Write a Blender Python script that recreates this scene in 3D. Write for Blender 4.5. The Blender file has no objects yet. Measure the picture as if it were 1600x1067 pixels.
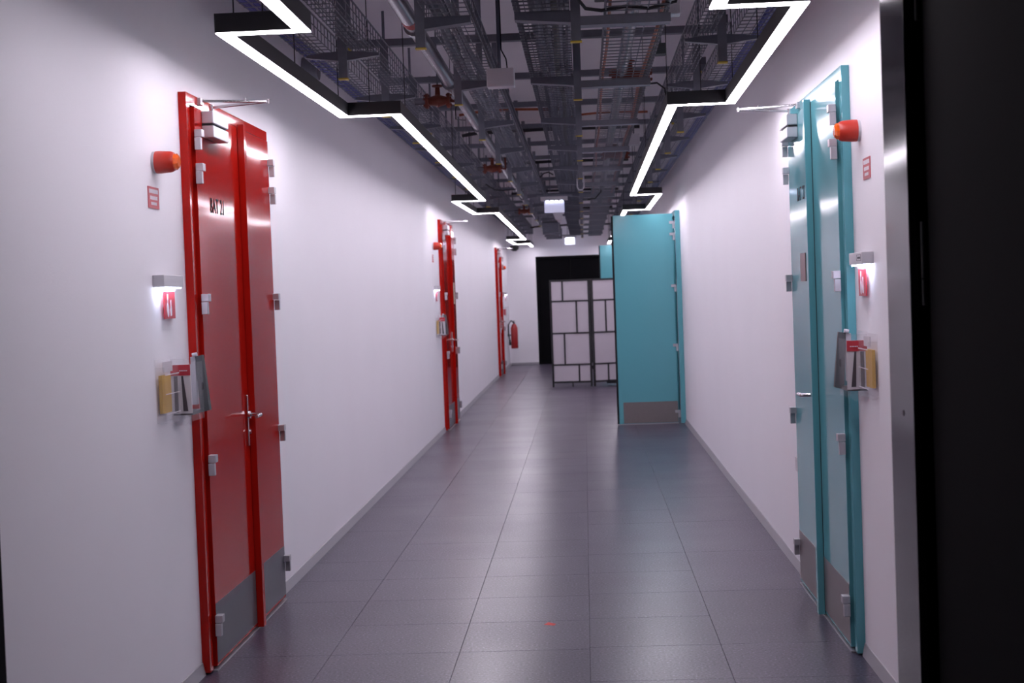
import bpy, bmesh, math, random
from mathutils import Vector, Matrix
random.seed(7)
C = bpy.context.scene.collection
sc = bpy.context.scene

# ------------------------------------------------------------------ camera
F_PX, YAW, PITCH, ROLL, EYE = 2307.3, 0.049934, 0.031943, 0.036343, 1.64
cam = bpy.data.cameras.new('camera')
cam.sensor_width = 36.0
cam.lens = F_PX / 1600.0 * 36.0
cam.clip_start = 0.05
cam.clip_end = 200
cam.dof.use_dof = True
cam.dof.focus_distance = 7.6
cam.dof.aperture_fstop = 5.0
camo = bpy.data.objects.new('camera', cam)
C.objects.link(camo)
fw = Vector((-math.sin(YAW) * math.cos(PITCH), math.cos(YAW) * math.cos(PITCH), -math.sin(PITCH)))
rt = Vector((math.cos(YAW), math.sin(YAW), 0))
up = rt.cross(fw)
r2 = math.cos(ROLL) * rt - math.sin(ROLL) * up
u2 = math.sin(ROLL) * rt + math.cos(ROLL) * up
m = Matrix((r2, u2, -fw)).transposed().to_4x4()
m.translation = Vector((0, 0, EYE))
camo.matrix_world = m
sc.camera = camo

# ------------------------------------------------------------------ world, exposure, lamp strengths
w = bpy.data.worlds.new('world')
sc.world = w
w.use_nodes = True
w.node_tree.nodes['Background'].inputs[0].default_value = (0.5, 0.5, 0.6, 1)
w.node_tree.nodes['Background'].inputs[1].default_value = 0.02
sc.view_settings.view_transform = 'Standard'
sc.view_settings.look = 'None'
sc.view_settings.gamma = 1
sc.view_settings.use_curve_mapping = False
sc.view_settings.exposure = 0.0
STRIP_POWER = 27.0
STRIP_TINT = (1.0, 0.92, 1.04)
LED_POWER = 26.0
LED_TINT = (0.72, 0.78, 1.0)
sc.cycles.max_bounces = 8
sc.cycles.diffuse_bounces = 5
sc.cycles.glossy_bounces = 4
sc.cycles.transparent_max_bounces = 32
sc.cycles.sample_clamp_indirect = 6.0


# ------------------------------------------------------------------ materials
def srgb(r, g, b):
    f = lambda c: (c / 255 / 12.92) if c / 255 <= 0.04045 else ((c / 255 + 0.055) / 1.055) ** 2.4
    return (f(r), f(g), f(b), 1)


def mat(name, col, rough=0.5, metal=0.0, coat=0.0, noise=0.0, scale=6.0, bump=0.0, bscale=80.0, emit=None, power=0.0,
        alpha=1.0, trans=0.0, spec=0.5, coat_rough=0.1):
    mt = bpy.data.materials.new(name)
    mt.use_nodes = True
    nt = mt.node_tree
    b = nt.nodes['Principled BSDF']
    b.inputs['Base Color'].default_value = col
    b.inputs['Roughness'].default_value = rough
    b.inputs['Metallic'].default_value = metal
    b.inputs['Coat Weight'].default_value = coat
    b.inputs['Coat Roughness'].default_value = coat_rough
    b.inputs['Alpha'].default_value = alpha
    b.inputs['Transmission Weight'].default_value = trans
    b.inputs['Specular IOR Level'].default_value = spec
    tc = nt.nodes.new('ShaderNodeTexCoord')
    if noise > 0:
        n = nt.nodes.new('ShaderNodeTexNoise')
        n.inputs['Scale'].default_value = scale
        n.inputs['Detail'].default_value = 4
        nt.links.new(tc.outputs['Object'], n.inputs['Vector'])
        mx = nt.nodes.new('ShaderNodeMix')
        mx.data_type = 'RGBA'
        mx.inputs[6].default_value = tuple(c * (1 - noise) for c in col[:3]) + (1,)
        mx.inputs[7].default_value = tuple(min(1, c * (1 + noise)) for c in col[:3]) + (1,)
        nt.links.new(n.outputs['Fac'], mx.inputs[0])
        nt.links.new(mx.outputs[2], b.inputs['Base Color'])
    if bump > 0:
        n2 = nt.nodes.new('ShaderNodeTexNoise')
        n2.inputs['Scale'].default_value = bscale
        n2.inputs['Detail'].default_value = 3
        nt.links.new(tc.outputs['Object'], n2.inputs['Vector'])
        bp = nt.nodes.new('ShaderNodeBump')
        bp.inputs['Strength'].default_value = bump
        bp.inputs['Distance'].default_value = 0.01
        nt.links.new(n2.outputs['Fac'], bp.inputs['Height'])
        nt.links.new(bp.outputs['Normal'], b.inputs['Normal'])
    if emit:
        b.inputs['Emission Color'].default_value = tuple(emit) + (1,)
        b.inputs['Emission Strength'].default_value = power
    return mt


def floor_mat():
    mt = bpy.data.materials.new('speckled vinyl')
    mt.use_nodes = True
    nt = mt.node_tree
    b = nt.nodes['Principled BSDF']
    b.inputs['Roughness'].default_value = 0.3
    b.inputs['Specular IOR Level'].default_value = 0.5
    ge = nt.nodes.new('ShaderNodeNewGeometry')
    n = nt.nodes.new('ShaderNodeTexNoise')
    n.inputs['Scale'].default_value = 85
    n.inputs['Detail'].default_value = 2
    nt.links.new(ge.outputs['Position'], n.inputs['Vector'])
    cr = nt.nodes.new('ShaderNodeValToRGB')
    e = cr.color_ramp.elements
    e[0].position, e[0].color = 0.36, srgb(38, 32, 46)
    e[1].position, e[1].color = 0.46, srgb(74, 67, 83)
    e2 = e.new(0.62)
    e2.color = srgb(80, 73, 90)
    e3 = e.new(0.7)
    e3.color = srgb(132, 122, 144)
    nt.links.new(n.outputs['Fac'], cr.inputs['Fac'])
    n2 = nt.nodes.new('ShaderNodeTexNoise')
    n2.inputs['Scale'].default_value = 1.3
    n2.inputs['Detail'].default_value = 5
    nt.links.new(ge.outputs['Position'], n2.inputs['Vector'])
    oi = nt.nodes.new('ShaderNodeObjectInfo')
    ad = nt.nodes.new('ShaderNodeMath')
    ad.operation = 'MULTIPLY_ADD'
    ad.inputs[1].default_value = 0.12
    nt.links.new(oi.outputs['Random'], ad.inputs[0])
    mr = nt.nodes.new('ShaderNodeMapRange')
    mr.inputs['To Min'].default_value = 0.82
    mr.inputs['To Max'].default_value = 1.0
    nt.links.new(n2.outputs['Fac'], mr.inputs['Value'])
    nt.links.new(mr.outputs['Result'], ad.inputs[2])
    mx = nt.nodes.new('ShaderNodeMix')
    mx.data_type = 'RGBA'
    mx.blend_type = 'MULTIPLY'
    mx.inputs[0].default_value = 1
    nt.links.new(cr.outputs['Color'], mx.inputs[6])
    nt.links.new(ad.outputs[0], mx.inputs[7])
    nt.links.new(mx.outputs[2], b.inputs['Base Color'])
    mr2 = nt.nodes.new('ShaderNodeMapRange')
    mr2.inputs['To Min'].default_value = 0.24
    mr2.inputs['To Max'].default_value = 0.38
    nt.links.new(n2.outputs['Fac'], mr2.inputs['Value'])
    nt.links.new(mr2.outputs['Result'], b.inputs['Roughness'])
    bp = nt.nodes.new('ShaderNodeBump')
    bp.inputs['Strength'].default_value = 0.04
    bp.inputs['Distance'].default_value = 0.002
    nt.links.new(n.outputs['Fac'], bp.inputs['Height'])
    nt.links.new(bp.outputs['Normal'], b.inputs['Normal'])
    return mt


M = dict(
    wall=mat('white wall paint', (0.90, 0.875, 0.92, 1), 0.62, noise=0.02, scale=1.5, bump=0.05, bscale=120),
    slab=mat('pale concrete slab', (0.93, 0.89, 0.91, 1), 0.85, noise=0.06, scale=1.2, bump=0.15, bscale=18),
    base=mat('grey skirting vinyl', (0.36, 0.35, 0.38, 1), 0.45, noise=0.03),
    floor=floor_mat(),
    sub=mat('dark subfloor', (0.055, 0.05, 0.06, 1), 0.7, noise=0.1),
    red=mat('red gloss paint', (0.43, 0.010, 0.006, 1), 0.085, spec=0.18, bump=0.12, bscale=1.3),
    teal=mat('turquoise gloss paint', (0.125, 0.385, 0.435, 1), 0.10, spec=0.25, bump=0.12, bscale=1.3),
    kick=mat('brushed kick plate', (0.17, 0.17, 0.19, 1), 0.38, metal=0.6, noise=0.06, scale=30),
    kick_warm=mat('warm brushed kick plate', (0.24, 0.215, 0.215, 1), 0.4, metal=0.6, noise=0.06, scale=30),
    steel=mat('brushed steel', (0.06, 0.056, 0.064, 1), 0.10, metal=0.0, spec=0.22, noise=0.04, scale=40),
    chrome=mat('satin chrome', (0.75, 0.74, 0.76, 1), 0.22, metal=1.0, noise=0.03, scale=20),
    silver=mat('silver lacquer', (0.52, 0.51, 0.55, 1), 0.32, metal=0.5, noise=0.03, scale=20),
    galv=mat('galvanised steel', (0.19, 0.195, 0.235, 1), 0.45, metal=0.25, noise=0.18, scale=22),
    galv_dark=mat('dark galvanised steel', (0.12, 0.125, 0.16, 1), 0.45, metal=0.25, noise=0.2, scale=22),
    pipe=mat('zinc pipe', (0.26, 0.26, 0.30, 1), 0.25, metal=0.5, noise=0.08, scale=12),
    black=mat('black powder coat', (0.014, 0.013, 0.016, 1), 0.45, noise=0.1, scale=15),
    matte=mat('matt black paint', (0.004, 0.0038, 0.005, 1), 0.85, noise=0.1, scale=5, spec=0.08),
    gap=mat('dark rubber seal', (0.008, 0.008, 0.01, 1), 0.8, noise=0.1),
    strip=mat('lit opal diffuser', (0.9, 0.9, 0.9, 1), 0.5, emit=STRIP_TINT, power=STRIP_POWER, noise=0.01),
    led=mat('lit emergency lens', (0.9, 0.9, 0.95, 1), 0.4, emit=LED_TINT, power=LED_POWER, noise=0.01),
    exitp=mat('lit exit panel', (0.75, 0.75, 0.9, 1), 0.3, emit=(0.68, 0.68, 0.95), power=0.42, noise=0.02),
    exitb=mat('bright exit panel', (0.8, 0.8, 0.95, 1), 0.3, emit=(0.72, 0.74, 1.0), power=2.6, noise=0.02),
    white=mat('white plastic', (0.62, 0.60, 0.64, 1), 0.4, noise=0.02),
    whitesign=mat('white print', (0.75, 0.70, 0.76, 1), 0.5, noise=0.02),
    signred=mat('red sign film', (0.50, 0.03, 0.05, 1), 0.35, noise=0.05),
    sounder=mat('red sounder plastic', (0.50, 0.035, 0.02, 1), 0.35, noise=0.05),
    lens=mat('orange lens', (0.85, 0.13, 0.015, 1), 0.12, coat=0.6, noise=0.15, scale=60),
    text=mat('dark lettering', (0.02, 0.018, 0.025, 1), 0.7, spec=0.1, noise=0.02),
    acryl=mat('clear acrylic', (0.93, 0.92, 0.98, 1), 0.08, alpha=0.07, noise=0.01, coat=0.5),
    paper=mat('white paper', (0.62, 0.59, 0.63, 1), 0.6, noise=0.03),
    yellow=mat('yellow card', (0.62, 0.36, 0.03, 1), 0.5, noise=0.1),
    dark=mat('dark grey card', (0.07, 0.06, 0.075, 1), 0.5, noise=0.1),
    grey=mat('grey lacquer', (0.095, 0.10, 0.105, 1), 0.7, spec=0.2, noise=0.05),
    brown=mat('brown plaque', (0.16, 0.07, 0.065, 1), 0.3, noise=0.05),
    cream=mat('cream plaque', (0.42, 0.38, 0.25, 1), 0.4, noise=0.05),
    capy=mat('yellow end cap', (0.62, 0.45, 0.03, 1), 0.5, noise=0.05),
    blue=mat('blue cable', (0.03, 0.035, 0.28, 1), 0.45, noise=0.1),
    navy=mat('navy cable', (0.05, 0.055, 0.10, 1), 0.5, noise=0.2),
    gcable=mat('grey blue cable', (0.11, 0.12, 0.16, 1), 0.5, noise=0.2),
    bcable=mat('black cable', (0.012, 0.012, 0.015, 1), 0.5, noise=0.1),
    orange=mat('orange conduit', (0.36, 0.085, 0.03, 1), 0.5, noise=0.15),
    valve=mat('rust red casting', (0.17, 0.028, 0.012, 1), 0.42, noise=0.2, scale=30),
    redband=mat('red marking band', (0.42, 0.02, 0.02, 1), 0.5, noise=0.05),
    screenp=mat('white screen paper', (0.55, 0.50, 0.55, 1), 0.75, noise=0.03, scale=8),
    exting=mat('red extinguisher enamel', (0.38, 0.015, 0.015, 1), 0.3, coat=0.4, noise=0.03),
    mark=mat('red tape', (0.65, 0.05, 0.04, 1), 0.6, noise=0.05),
)

# ------------------------------------------------------------------ builders (all in world coordinates)
ORG = {}


class MB:
    def __init__(s):
        s.v, s.f = [], []

    def box(s, x0, x1, y0, y1, z0, z1):
        if x0 > x1: x0, x1 = x1, x0
        if y0 > y1: y0, y1 = y1, y0
        if z0 > z1: z0, z1 = z1, z0
        n = len(s.v)
        s.v += [(x0, y0, z0), (x1, y0, z0), (x1, y1, z0), (x0, y1, z0), (x0, y0, z1), (x1, y0, z1), (x1, y1, z1), (x0, y1, z1)]
        s.f += [tuple(n + i for i in q) for q in ((0, 3, 2, 1), (4, 5, 6, 7), (0, 1, 5, 4), (1, 2, 6, 5), (2, 3, 7, 6), (3, 0, 4, 7))]
        return s

    def prism(s, pts, a, b):
        """polygon pts (list of 3D) extruded by vector b (a ignored)"""
        n = len(s.v)
        k = len(pts)
        s.v += [tuple(p) for p in pts] + [tuple(Vector(p) + Vector(b)) for p in pts]
        s.f += [tuple(n + i for i in range(k))[::-1], tuple(n + k + i for i in range(k))]
        s.f += [(n + i, n + (i + 1) % k, n + k + (i + 1) % k, n + k + i) for i in range(k)]
        return s

    def tube(s, pts, r, seg=8, caps=True):
        """round tube along points; r is a number or a list"""
        pts = [Vector(p) for p in pts]
        rs = r if isinstance(r, (list, tuple)) else [r] * len(pts)
        rings = []
        prev = None
        for i, p in enumerate(pts):
            if i == 0: d = pts[1] - p
            elif i == len(pts) - 1: d = p - pts[i - 1]
            else: d = (pts[i + 1] - p).normalized() + (p - pts[i - 1]).normalized()
            if d.length < 1e-9: d = prev
            d = d.normalized()
            prev = d
            a = Vector((0, 0, 1)) if abs(d.z) < 0.9 else Vector((0, 1, 0))
            u = d.cross(a).normalized()
            vv = d.cross(u).normalized()
            n = len(s.v)
            for k in range(seg):
                t = 2 * math.pi * (k + 0.5) / seg
                s.v.append(tuple(p + (u * math.cos(t) + vv * math.sin(t)) * rs[i]))
            rings.append(n)
        for a, b in zip(rings, rings[1:]):
            for k in range(seg):
                s.f.append((a + k, a + (k + 1) % seg, b + (k + 1) % seg, b + k))
        if caps:
            s.f.append(tuple(rings[0] + k for k in range(seg))[::-1])
            s.f.append(tuple(rings[-1] + k for k in range(seg)))
        return s

    def build(s, name, m, parent=None, bevel=0.0, smooth=False):
        V = [Vector(v) for v in s.v]
        lo = Vector((min(v.x for v in V), min(v.y for v in V), min(v.z for v in V)))
        hi = Vector((max(v.x for v in V), max(v.y for v in V), max(v.z for v in V)))
        o = Vector(((lo.x + hi.x) / 2, (lo.y + hi.y) / 2, lo.z))
        me = bpy.data.meshes.new(name)
        me.from_pydata([tuple(v - o) for v in V], [], s.f)
        bm = bmesh.new()
        bm.from_mesh(me)
        bmesh.ops.recalc_face_normals(bm, faces=bm.faces)
        if bevel:
            bmesh.ops.bevel(bm, geom=list(bm.edges), offset=bevel, segments=2, affect='EDGES', profile=0.5, clamp_overlap=True)
        if smooth:
            for f in bm.faces: f.smooth = True
            for e in bm.edges:
                if len(e.link_faces) == 2 and e.calc_face_angle(0) > 0.7: e.smooth = False
        bm.to_mesh(me)
        bm.free()
        ob = bpy.data.objects.new(name, me)
        if m: me.materials.append(M[m] if isinstance(m, str) else m)
        C.objects.link(ob)
        place(ob, o, parent)
        return ob


def place(ob, o, parent):
    ORG[ob.name] = o.copy()
    if parent:
        ob.parent = parent
        ob.location = o - ORG[parent.name]
    else:
        ob.location = o


def tag(o, label, cat=None, group=None, kind=None):
    o['label'] = label
    if cat: o['category'] = cat
    if group: o['group'] = group
    if kind: o['kind'] = kind
    return o


def empty(name, loc, label, cat=None, group=None, kind=None):
    o = bpy.data.objects.new(name, None)
    o.empty_display_size = 0.1
    C.objects.link(o)
    place(o, Vector(loc), None)
    return tag(o, label, cat, group, kind)


def box(*a): return MB().box(*a)


def text_part(txt, size, origin, xdir, ydir, name, m, parent, depth=0.0012, sx=1.0):
    cu = bpy.data.curves.new('t', 'FONT')
    cu.body = txt
    cu.size = size
    cu.extrude = depth / 2
    cu.space_character = 1.12
    t = bpy.data.objects.new('t', cu)
    C.objects.link(t)
    bpy.context.view_layer.update()
    me = bpy.data.meshes.new_from_object(t)
    bpy.data.objects.remove(t)
    xd, yd = Vector(xdir), Vector(ydir)
    zd = xd.cross(yd)
    o = Vector(origin)
    mb = MB()
    for v in me.vertices: mb.v.append(tuple(o + xd * v.co.x * sx + yd * v.co.y + zd * v.co.z))
    for p in me.polygons: mb.f.append(tuple(p.vertices))
    return mb.build(name, m, parent)


ORD = ['nearest', 'second', 'third', 'fourth', 'fifth', 'sixth', 'seventh', 'eighth', 'ninth', 'tenth', 'eleventh', 'twelfth',
       'thirteenth', 'fourteenth', 'fifteenth', 'sixteenth', 'seventeenth']


def nth(i):
    return 'nearest' if i == 0 else ORD[i] + ' nearest'


# ------------------------------------------------------------------ the room
XL, XR, YF, YE, ZC = -1.75, 1.18, 3.8, 34.0, 3.83
T = 0.15

# floor: slab + one object per tile
fl = box(-2.6, 2.4, -1.6, YE + 0.3, -0.12, -0.006).build('floor', 'sub')
tag(fl, 'grey purple speckled tiled floor of the corridor', 'floor', kind='structure')
cols = [XL, -1.23, -0.63, -0.03, 0.57, XR]
phase = {0: 0.0, 1: 0.0, 2: 0.0, 3: 0.03, 4: 0.03}
tile_cache = {}
G = 0.0008
for ci in range(5):
    y = YF - 0.06 + phase[ci]
    rr = random.Random(40 + ci)
    while y < YE - 0.01:
        ln = 0.6
        if ci == 4 and rr.random() < 0.75: ln = 1.2
        if ci == 0 and rr.random() < 0.5: ln = 1.2
        if ci in (1, 2, 3) and y > 9 and rr.random() < 0.3: ln = 1.2
        y1 = min(y + ln, YE)
        key = (ci, round(y1 - y, 3))
        x0, x1 = cols[ci], cols[ci + 1]
        if key not in tile_cache:
            b = MB()
            hx, hy, bv = (x1 - x0) / 2 - G, (y1 - y) / 2 - G, 0.001
            b.v = [(-hx, -hy, -0.006), (hx, -hy, -0.006), (hx, hy, -0.006), (-hx, hy, -0.006),
                   (-hx, -hy, -bv), (hx, -hy, -bv), (hx, hy, -bv), (-hx, hy, -bv),
                   (-hx + bv, -hy + bv, 0), (hx - bv, -hy + bv, 0), (hx - bv, hy - bv, 0), (-hx + bv, hy - bv, 0)]
            b.f = [(8, 9, 10, 11)] + [(i, (i + 1) % 4, 4 + (i + 1) % 4, 4 + i) for i in range(4)] + \
                  [(4 + i, 4 + (i + 1) % 4, 8 + (i + 1) % 4, 8 + i) for i in range(4)]
            me = bpy.data.meshes.new('floor_tile')
            me.from_pydata(b.v, [], b.f)
            me.materials.append(M['floor'])
            tile_cache[key] = me
        t = bpy.data.objects.new('floor_tile', tile_cache[key])
        C.objects.link(t)
        place(t, Vector(((x0 + x1) / 2, (y + y1) / 2, 0)), fl)
        y = y1

# walls; the right wall has two open doorways
B2, B3 = 17.90, 29.35          # near edges of the two far turquoise door frames
OPEN = [(B2 + 0.10, B2 + 0.92), (B3 + 0.10, B3 + 0.92)]
ZD = 2.52
tag(box(XL - T, XL, YF + 0.4, YE + T, -0.05, ZC).build('wall_left', 'wall'), 'white left wall with the red doors', 'wall', kind='structure')
wr = MB()
y = YF + 0.3
for a, b_ in OPEN:
    wr.box(XR, XR + T, y, a, -0.05, ZC)
    wr.box(XR, XR + T, a, b_, ZD, ZC)
    y = b_
wr.box(XR, XR + T, y, YE + T, -0.05, ZC)
tag(wr.build('wall_right', 'wall'), 'white right wall with the turquoise doors', 'wall', kind='structure')
DX0, DX1, DZ = -1.09, 0.52, 2.48
wb = MB().box(XL, DX0, YE, YE + T, -0.05, ZC).box(DX1, XR, YE, YE + T, -0.05, ZC).box(DX0, DX1, YE, YE + T, DZ, ZC)
tag(wb.build('wall_back', 'wall'), 'white end wall around the wide black doorway', 'wall', kind='structure')
tag(box(XL - T, XR + T, YF, YE + T, ZC, ZC + 0.2).build('ceiling', 'slab'), 'bare pale concrete slab above the cable trays', 'ceiling', kind='structure')
for i, (a, b_) in enumerate(OPEN):
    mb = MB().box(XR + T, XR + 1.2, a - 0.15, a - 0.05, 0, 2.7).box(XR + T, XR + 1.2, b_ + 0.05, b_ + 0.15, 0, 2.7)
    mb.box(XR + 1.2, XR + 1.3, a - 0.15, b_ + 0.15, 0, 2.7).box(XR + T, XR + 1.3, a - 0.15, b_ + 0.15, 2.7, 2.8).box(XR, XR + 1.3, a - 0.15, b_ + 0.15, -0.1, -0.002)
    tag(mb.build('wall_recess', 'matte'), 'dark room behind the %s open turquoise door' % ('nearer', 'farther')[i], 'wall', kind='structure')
# dark vestibule the photographer stands in
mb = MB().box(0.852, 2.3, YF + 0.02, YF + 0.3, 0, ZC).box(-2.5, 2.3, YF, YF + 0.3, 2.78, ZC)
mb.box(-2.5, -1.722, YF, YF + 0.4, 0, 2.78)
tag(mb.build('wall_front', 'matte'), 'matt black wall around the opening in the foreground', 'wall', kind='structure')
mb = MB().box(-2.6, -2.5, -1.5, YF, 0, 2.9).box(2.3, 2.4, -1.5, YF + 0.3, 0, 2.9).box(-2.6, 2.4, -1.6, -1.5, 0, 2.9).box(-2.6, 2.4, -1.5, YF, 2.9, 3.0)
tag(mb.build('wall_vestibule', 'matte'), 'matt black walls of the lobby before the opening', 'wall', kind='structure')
# skirting
for side, X, s in (('left', XL, 1), ('right', XR, -1)):
    mb = MB()
    segs = {'left': [(YF + 0.4, 6.43), (8.08, 17.9), (19.55, 29.3), (30.95, YE)], 'right': [(YF + 0.3, 6.50), (8.15, B2), (B2 + 1.65, B3), (B3 + 1.65, YE)]}[side]
    for a, b_ in segs:
        mb.prism([(X, a, 0), (X + s * 0.016, a, 0), (X + s * 0.004, a, 0.055), (X, a, 0.058)], None, (0, b_ - a, 0))
    tag(mb.build('baseboard_' + side, 'base'), 'low grey skirting along the %s wall' % side, 'baseboard', kind='structure')
mb = MB().box(XL + .02, DX0, YE - 0.014, YE, 0, 0.055).box(DX1, XR - .02, YE - 0.014, YE, 0, 0.055)
tag(mb.build('baseboard_back', 'base'), 'low grey skirting along the end wall', 'baseboard', kind='structure')


# ------------------------------------------------------------------ double doors on the side walls
def W(s):
    """s=+1 left wall, -1 right wall: returns function v -> world x"""
    return (lambda v: XL + v) if s > 0 else (lambda v: XR - v)


def hinge(X, y, dirn, z, parent):
    """two-piece silver hinge; dirn +1 = leaf lies towards larger y"""
    h = box(X(0.052), X(0.080), y, y + dirn * 0.026, z - 0.055, z).build('hinge', 'silver', parent, 0.002)
    box(X(0.050), X(0.084), y + dirn * 0.010, y + dirn * 0.055, z + 0.002, z + 0.036).build('hinge_knuckle', 'silver', h, 0.002)


def handle(X, y, z, parent, dr=-1):
    h = box(X(0.050), X(0.060), y - 0.019, y + 0.019, z - 0.155, z + 0.10).build('door_handle', 'chrome', parent, 0.003)
    pts = [(X(0.058), y, z), (X(0.108), y, z), (X(0.122), y + dr * 0.012, z), (X(0.122), y + dr * 0.115, z - 0.002)]
    MB().tube(pts, 0.0095, 10).build('lever', 'chrome', h, smooth=True)
    MB().tube([(X(0.058), y, z), (X(0.070), y, z)], 0.02, 14).build('rosette', 'chrome', h, smooth=True)
    MB().tube([(X(0.058), y, z - 0.085), (X(0.068), y, z - 0.085)], 0.011, 10).build('lock_cylinder', 'chrome', h, smooth=True)


def closer(X, y, parent, s):
    c = box(X(0.05), X(0.105), y, y + 0.28, 2.398, 2.452).build('door_closer', 'silver', parent, 0.004)
    box(X(0.05), X(0.105), y, y + 0.28, 2.462, 2.518).build('closer_box', 'silver', c, 0.004)
    box(X(0.05), X(0.095), y + 0.006, y + 0.27, 2.452, 2.462).build('closer_seam', 'gap', c)
    tip = (X(0.345), y + 0.06, 2.557)
    MB().tube([(X(0.03), y + 0.03, 2.568), tip], 0.0065, 6).tube([(X(0.08), y + 0.07, 2.54), tip], 0.0065, 6).build('closer_arm', 'chrome', c)
    MB().tube([(X(0.08), y + 0.07, 2.515), (X(0.08), y + 0.07, 2.552)], 0.011, 8).tube([(X(0.345), y + .06, 2.547), (X(0.345), y + .06, 2.568)], 0.009, 8).tube(
        [(X(0.24), y + .052, 2.562), (X(0.24), y + .052, 2.576)], 0.006, 6).build('closer_pivot', 'chrome', c)
    box(X(0.028), X(0.05), y - 0.005, y + 0.055, 2.548, 2.578).build('closer_bracket', 'silver', c)


def double_door(n, s, y0, m, label, ms=0.89, width=1.65, txt=None, kick='kick', plaque=None, opened=False):
    X = W(s)
    d = empty('door_%d' % n, (X(0.0), y0 + width / 2, 0), label, 'door', kind='structure')
    zt = 2.58
    pr = 0.036 if not opened else 0.06
    f = MB().box(X(0.001), X(pr), y0, y0 + 0.055, 0.01, zt).box(X(0.001), X(pr), y0 + width - 0.045, y0 + width, 0.01, zt)
    f.box(X(0.001), X(pr), y0 + 0.055, y0 + width - 0.045, zt - 0.05, zt)
    f.build('door_frame', m, d)
    if not opened:
        box(X(0.001), X(0.010), y0 + 0.055, y0 + width - 0.045, 0.004, zt - 0.05).build('frame_seal', 'gap', d)
        a, b_ = y0 + 0.078, y0 + ms - 0.006
        lf = box(X(0.012), X(0.05), a, b_, 0.02, 2.522).build('door_leaf', m, d, 0.0015)
        box(X(0.0495), X(0.0515), a + 0.003, b_ - 0.004, 0.035, 0.30).build('kick_plate', kick, lf)
        for z in (2.385, 2.235, 1.655, 0.935, 0.215): hinge(X, y0 + 0.052, 1, z, lf)
        if s > 0 or n in (1, 2, 3):
            closer(X, y0 + 0.20, lf, s)
    a2, b2 = y0 + ms + 0.004, y0 + width - 0.05
    lf2 = box(X(0.012), X(0.05), a2, b2, 0.02, 2.522).build('door_leaf', m, d, 0.0015)
    box(X(0.0495), X(0.0515), a2 + 0.05, b2 - 0.003, 0.035, 0.30).build('kick_plate', kick, lf2)
    for z in (2.385, 2.235, 1.655, 0.935, 0.215): hinge(X, b2 + 0.025, -1, z, lf2)
    box(X(0.05), X(0.083), a2 - 0.006, a2 + 0.045, 0.012, 2.535).build('meeting_strip', m, lf2, 0.002)
    if s < 0 and not opened:
        closer(X, y0 + 1.22, lf2, s)
        box(X(0.05), X(0.052), a2 - 0.014, a2 - 0.006, 0.02, 2.52).build('seal', 'gap', lf2)
    if not opened:
        if s > 0: handle(X, a2 - 0.045, 1.088, lf, -1)
        else: handle(X, a2 + 0.085, 1.088, lf2, 1)
        box(X(0.0), X(0.055), y0 + 0.055, y0 + width - 0.045, 0.0015, 0.008).build('threshold', 'silver', d)
        if txt:
            tz, ty, tw = txt[1], txt[2], txt[3]
            if s > 0: text_part(txt[0], 0.10, (X(0.0515), ty, tz), (0, 1, 0), (0, 0, 1), 'lettering', 'text', txt[4] and lf or lf2, sx=tw)
            else: text_part(txt[0], 0.10, (X(0.0515), ty, tz), (0, -1, 0), (0, 0, 1), 'lettering', 'text', lf2, sx=tw)
        if plaque:
            yy, zz, hw, hh, pm = plaque
            box(X(0.05), X(0.054), yy - hw, yy + hw, zz - hh, zz + hh).build('plaque', pm, lf2)
    return d, X


double_door(1, 1, 6.43, 'red', 'nearest red double door on the left wall, closed, marked BAT 21', txt=('BAT 21', 2.065, 6.72, 0.78, True))
double_door(2, 1, 17.9, 'red', 'second red double door along the left wall, with cream plaque on its far leaf', plaque=(19.25, 1.68, 0.09, 0.14, 'cream'))
double_door(3, 1, 29.3, 'red', 'farthest red double door on the left wall, near the end')
double_door(4, -1, 6.50, 'teal', 'nearest turquoise double door on the right wall, closed', ms=0.78, txt=('BAT 22', 2.07, 7.80, 0.78, False), kick='kick_warm',
            plaque=(7.66, 1.725, 0.085, 0.072, 'brown'))


def open_door(n, y0, label, xe):
    d, X = double_door(n, -1, y0, 'teal', label, ms=0.90, opened=True)
    # reveal lining
    box(XR - 0.001, XR + 0.06, y0 + 0.04, y0 + 0.10, 0, 2.52).build('door_lining', 'teal', d)
    # leaf swung out square to the wall
    yl = y0 + 0.06
    lf = box(xe + 0.012, XR - 0.085, yl, yl + 0.05, 0.015, 2.545).build('door_leaf', 'teal', d, 0.0015)
    box(xe - 0.012, xe + 0.012, yl + 0.004, yl + 0.052, 0.015, 2.54).build('edge_seal', 'gap', lf)
    box(xe + 0.012, xe + 0.055, yl - 0.007, yl, 0.015, 2.545).build('meeting_strip', 'teal', lf)
    box(xe + 0.065, XR - 0.09, yl - 0.003, yl, 0.02, 0.275).build('kick_plate', 'kick_warm', lf)
    box(xe, XR - 0.085, yl + 0.005, yl + 0.03, 0.001, 0.012).build('drop_seal', 'silver', lf)
    box(xe - 0.002, xe + 0.012, yl + 0.014, yl + 0.04, 0.93, 1.16).build('lock_plate', 'silver', lf)
    for z in (2.42, 2.28, 1.655, 0.935, 0.13):
        h = box(XR - 0.088, XR - 0.06, yl - 0.012, yl + 0.01, z - 0.055, z).build('hinge', 'silver', lf, 0.002)
        box(XR - 0.125, XR - 0.062, yl - 0.012, yl + 0.004, z + 0.002, z + 0.034).build('hinge_knuckle', 'silver', h, 0.002)


open_door(5, B2, 'turquoise door standing open square to the right wall, in front of the folding screen', 0.365)
open_door(6, B3, 'farthest turquoise door standing open behind the folding screen', 0.33)

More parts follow.
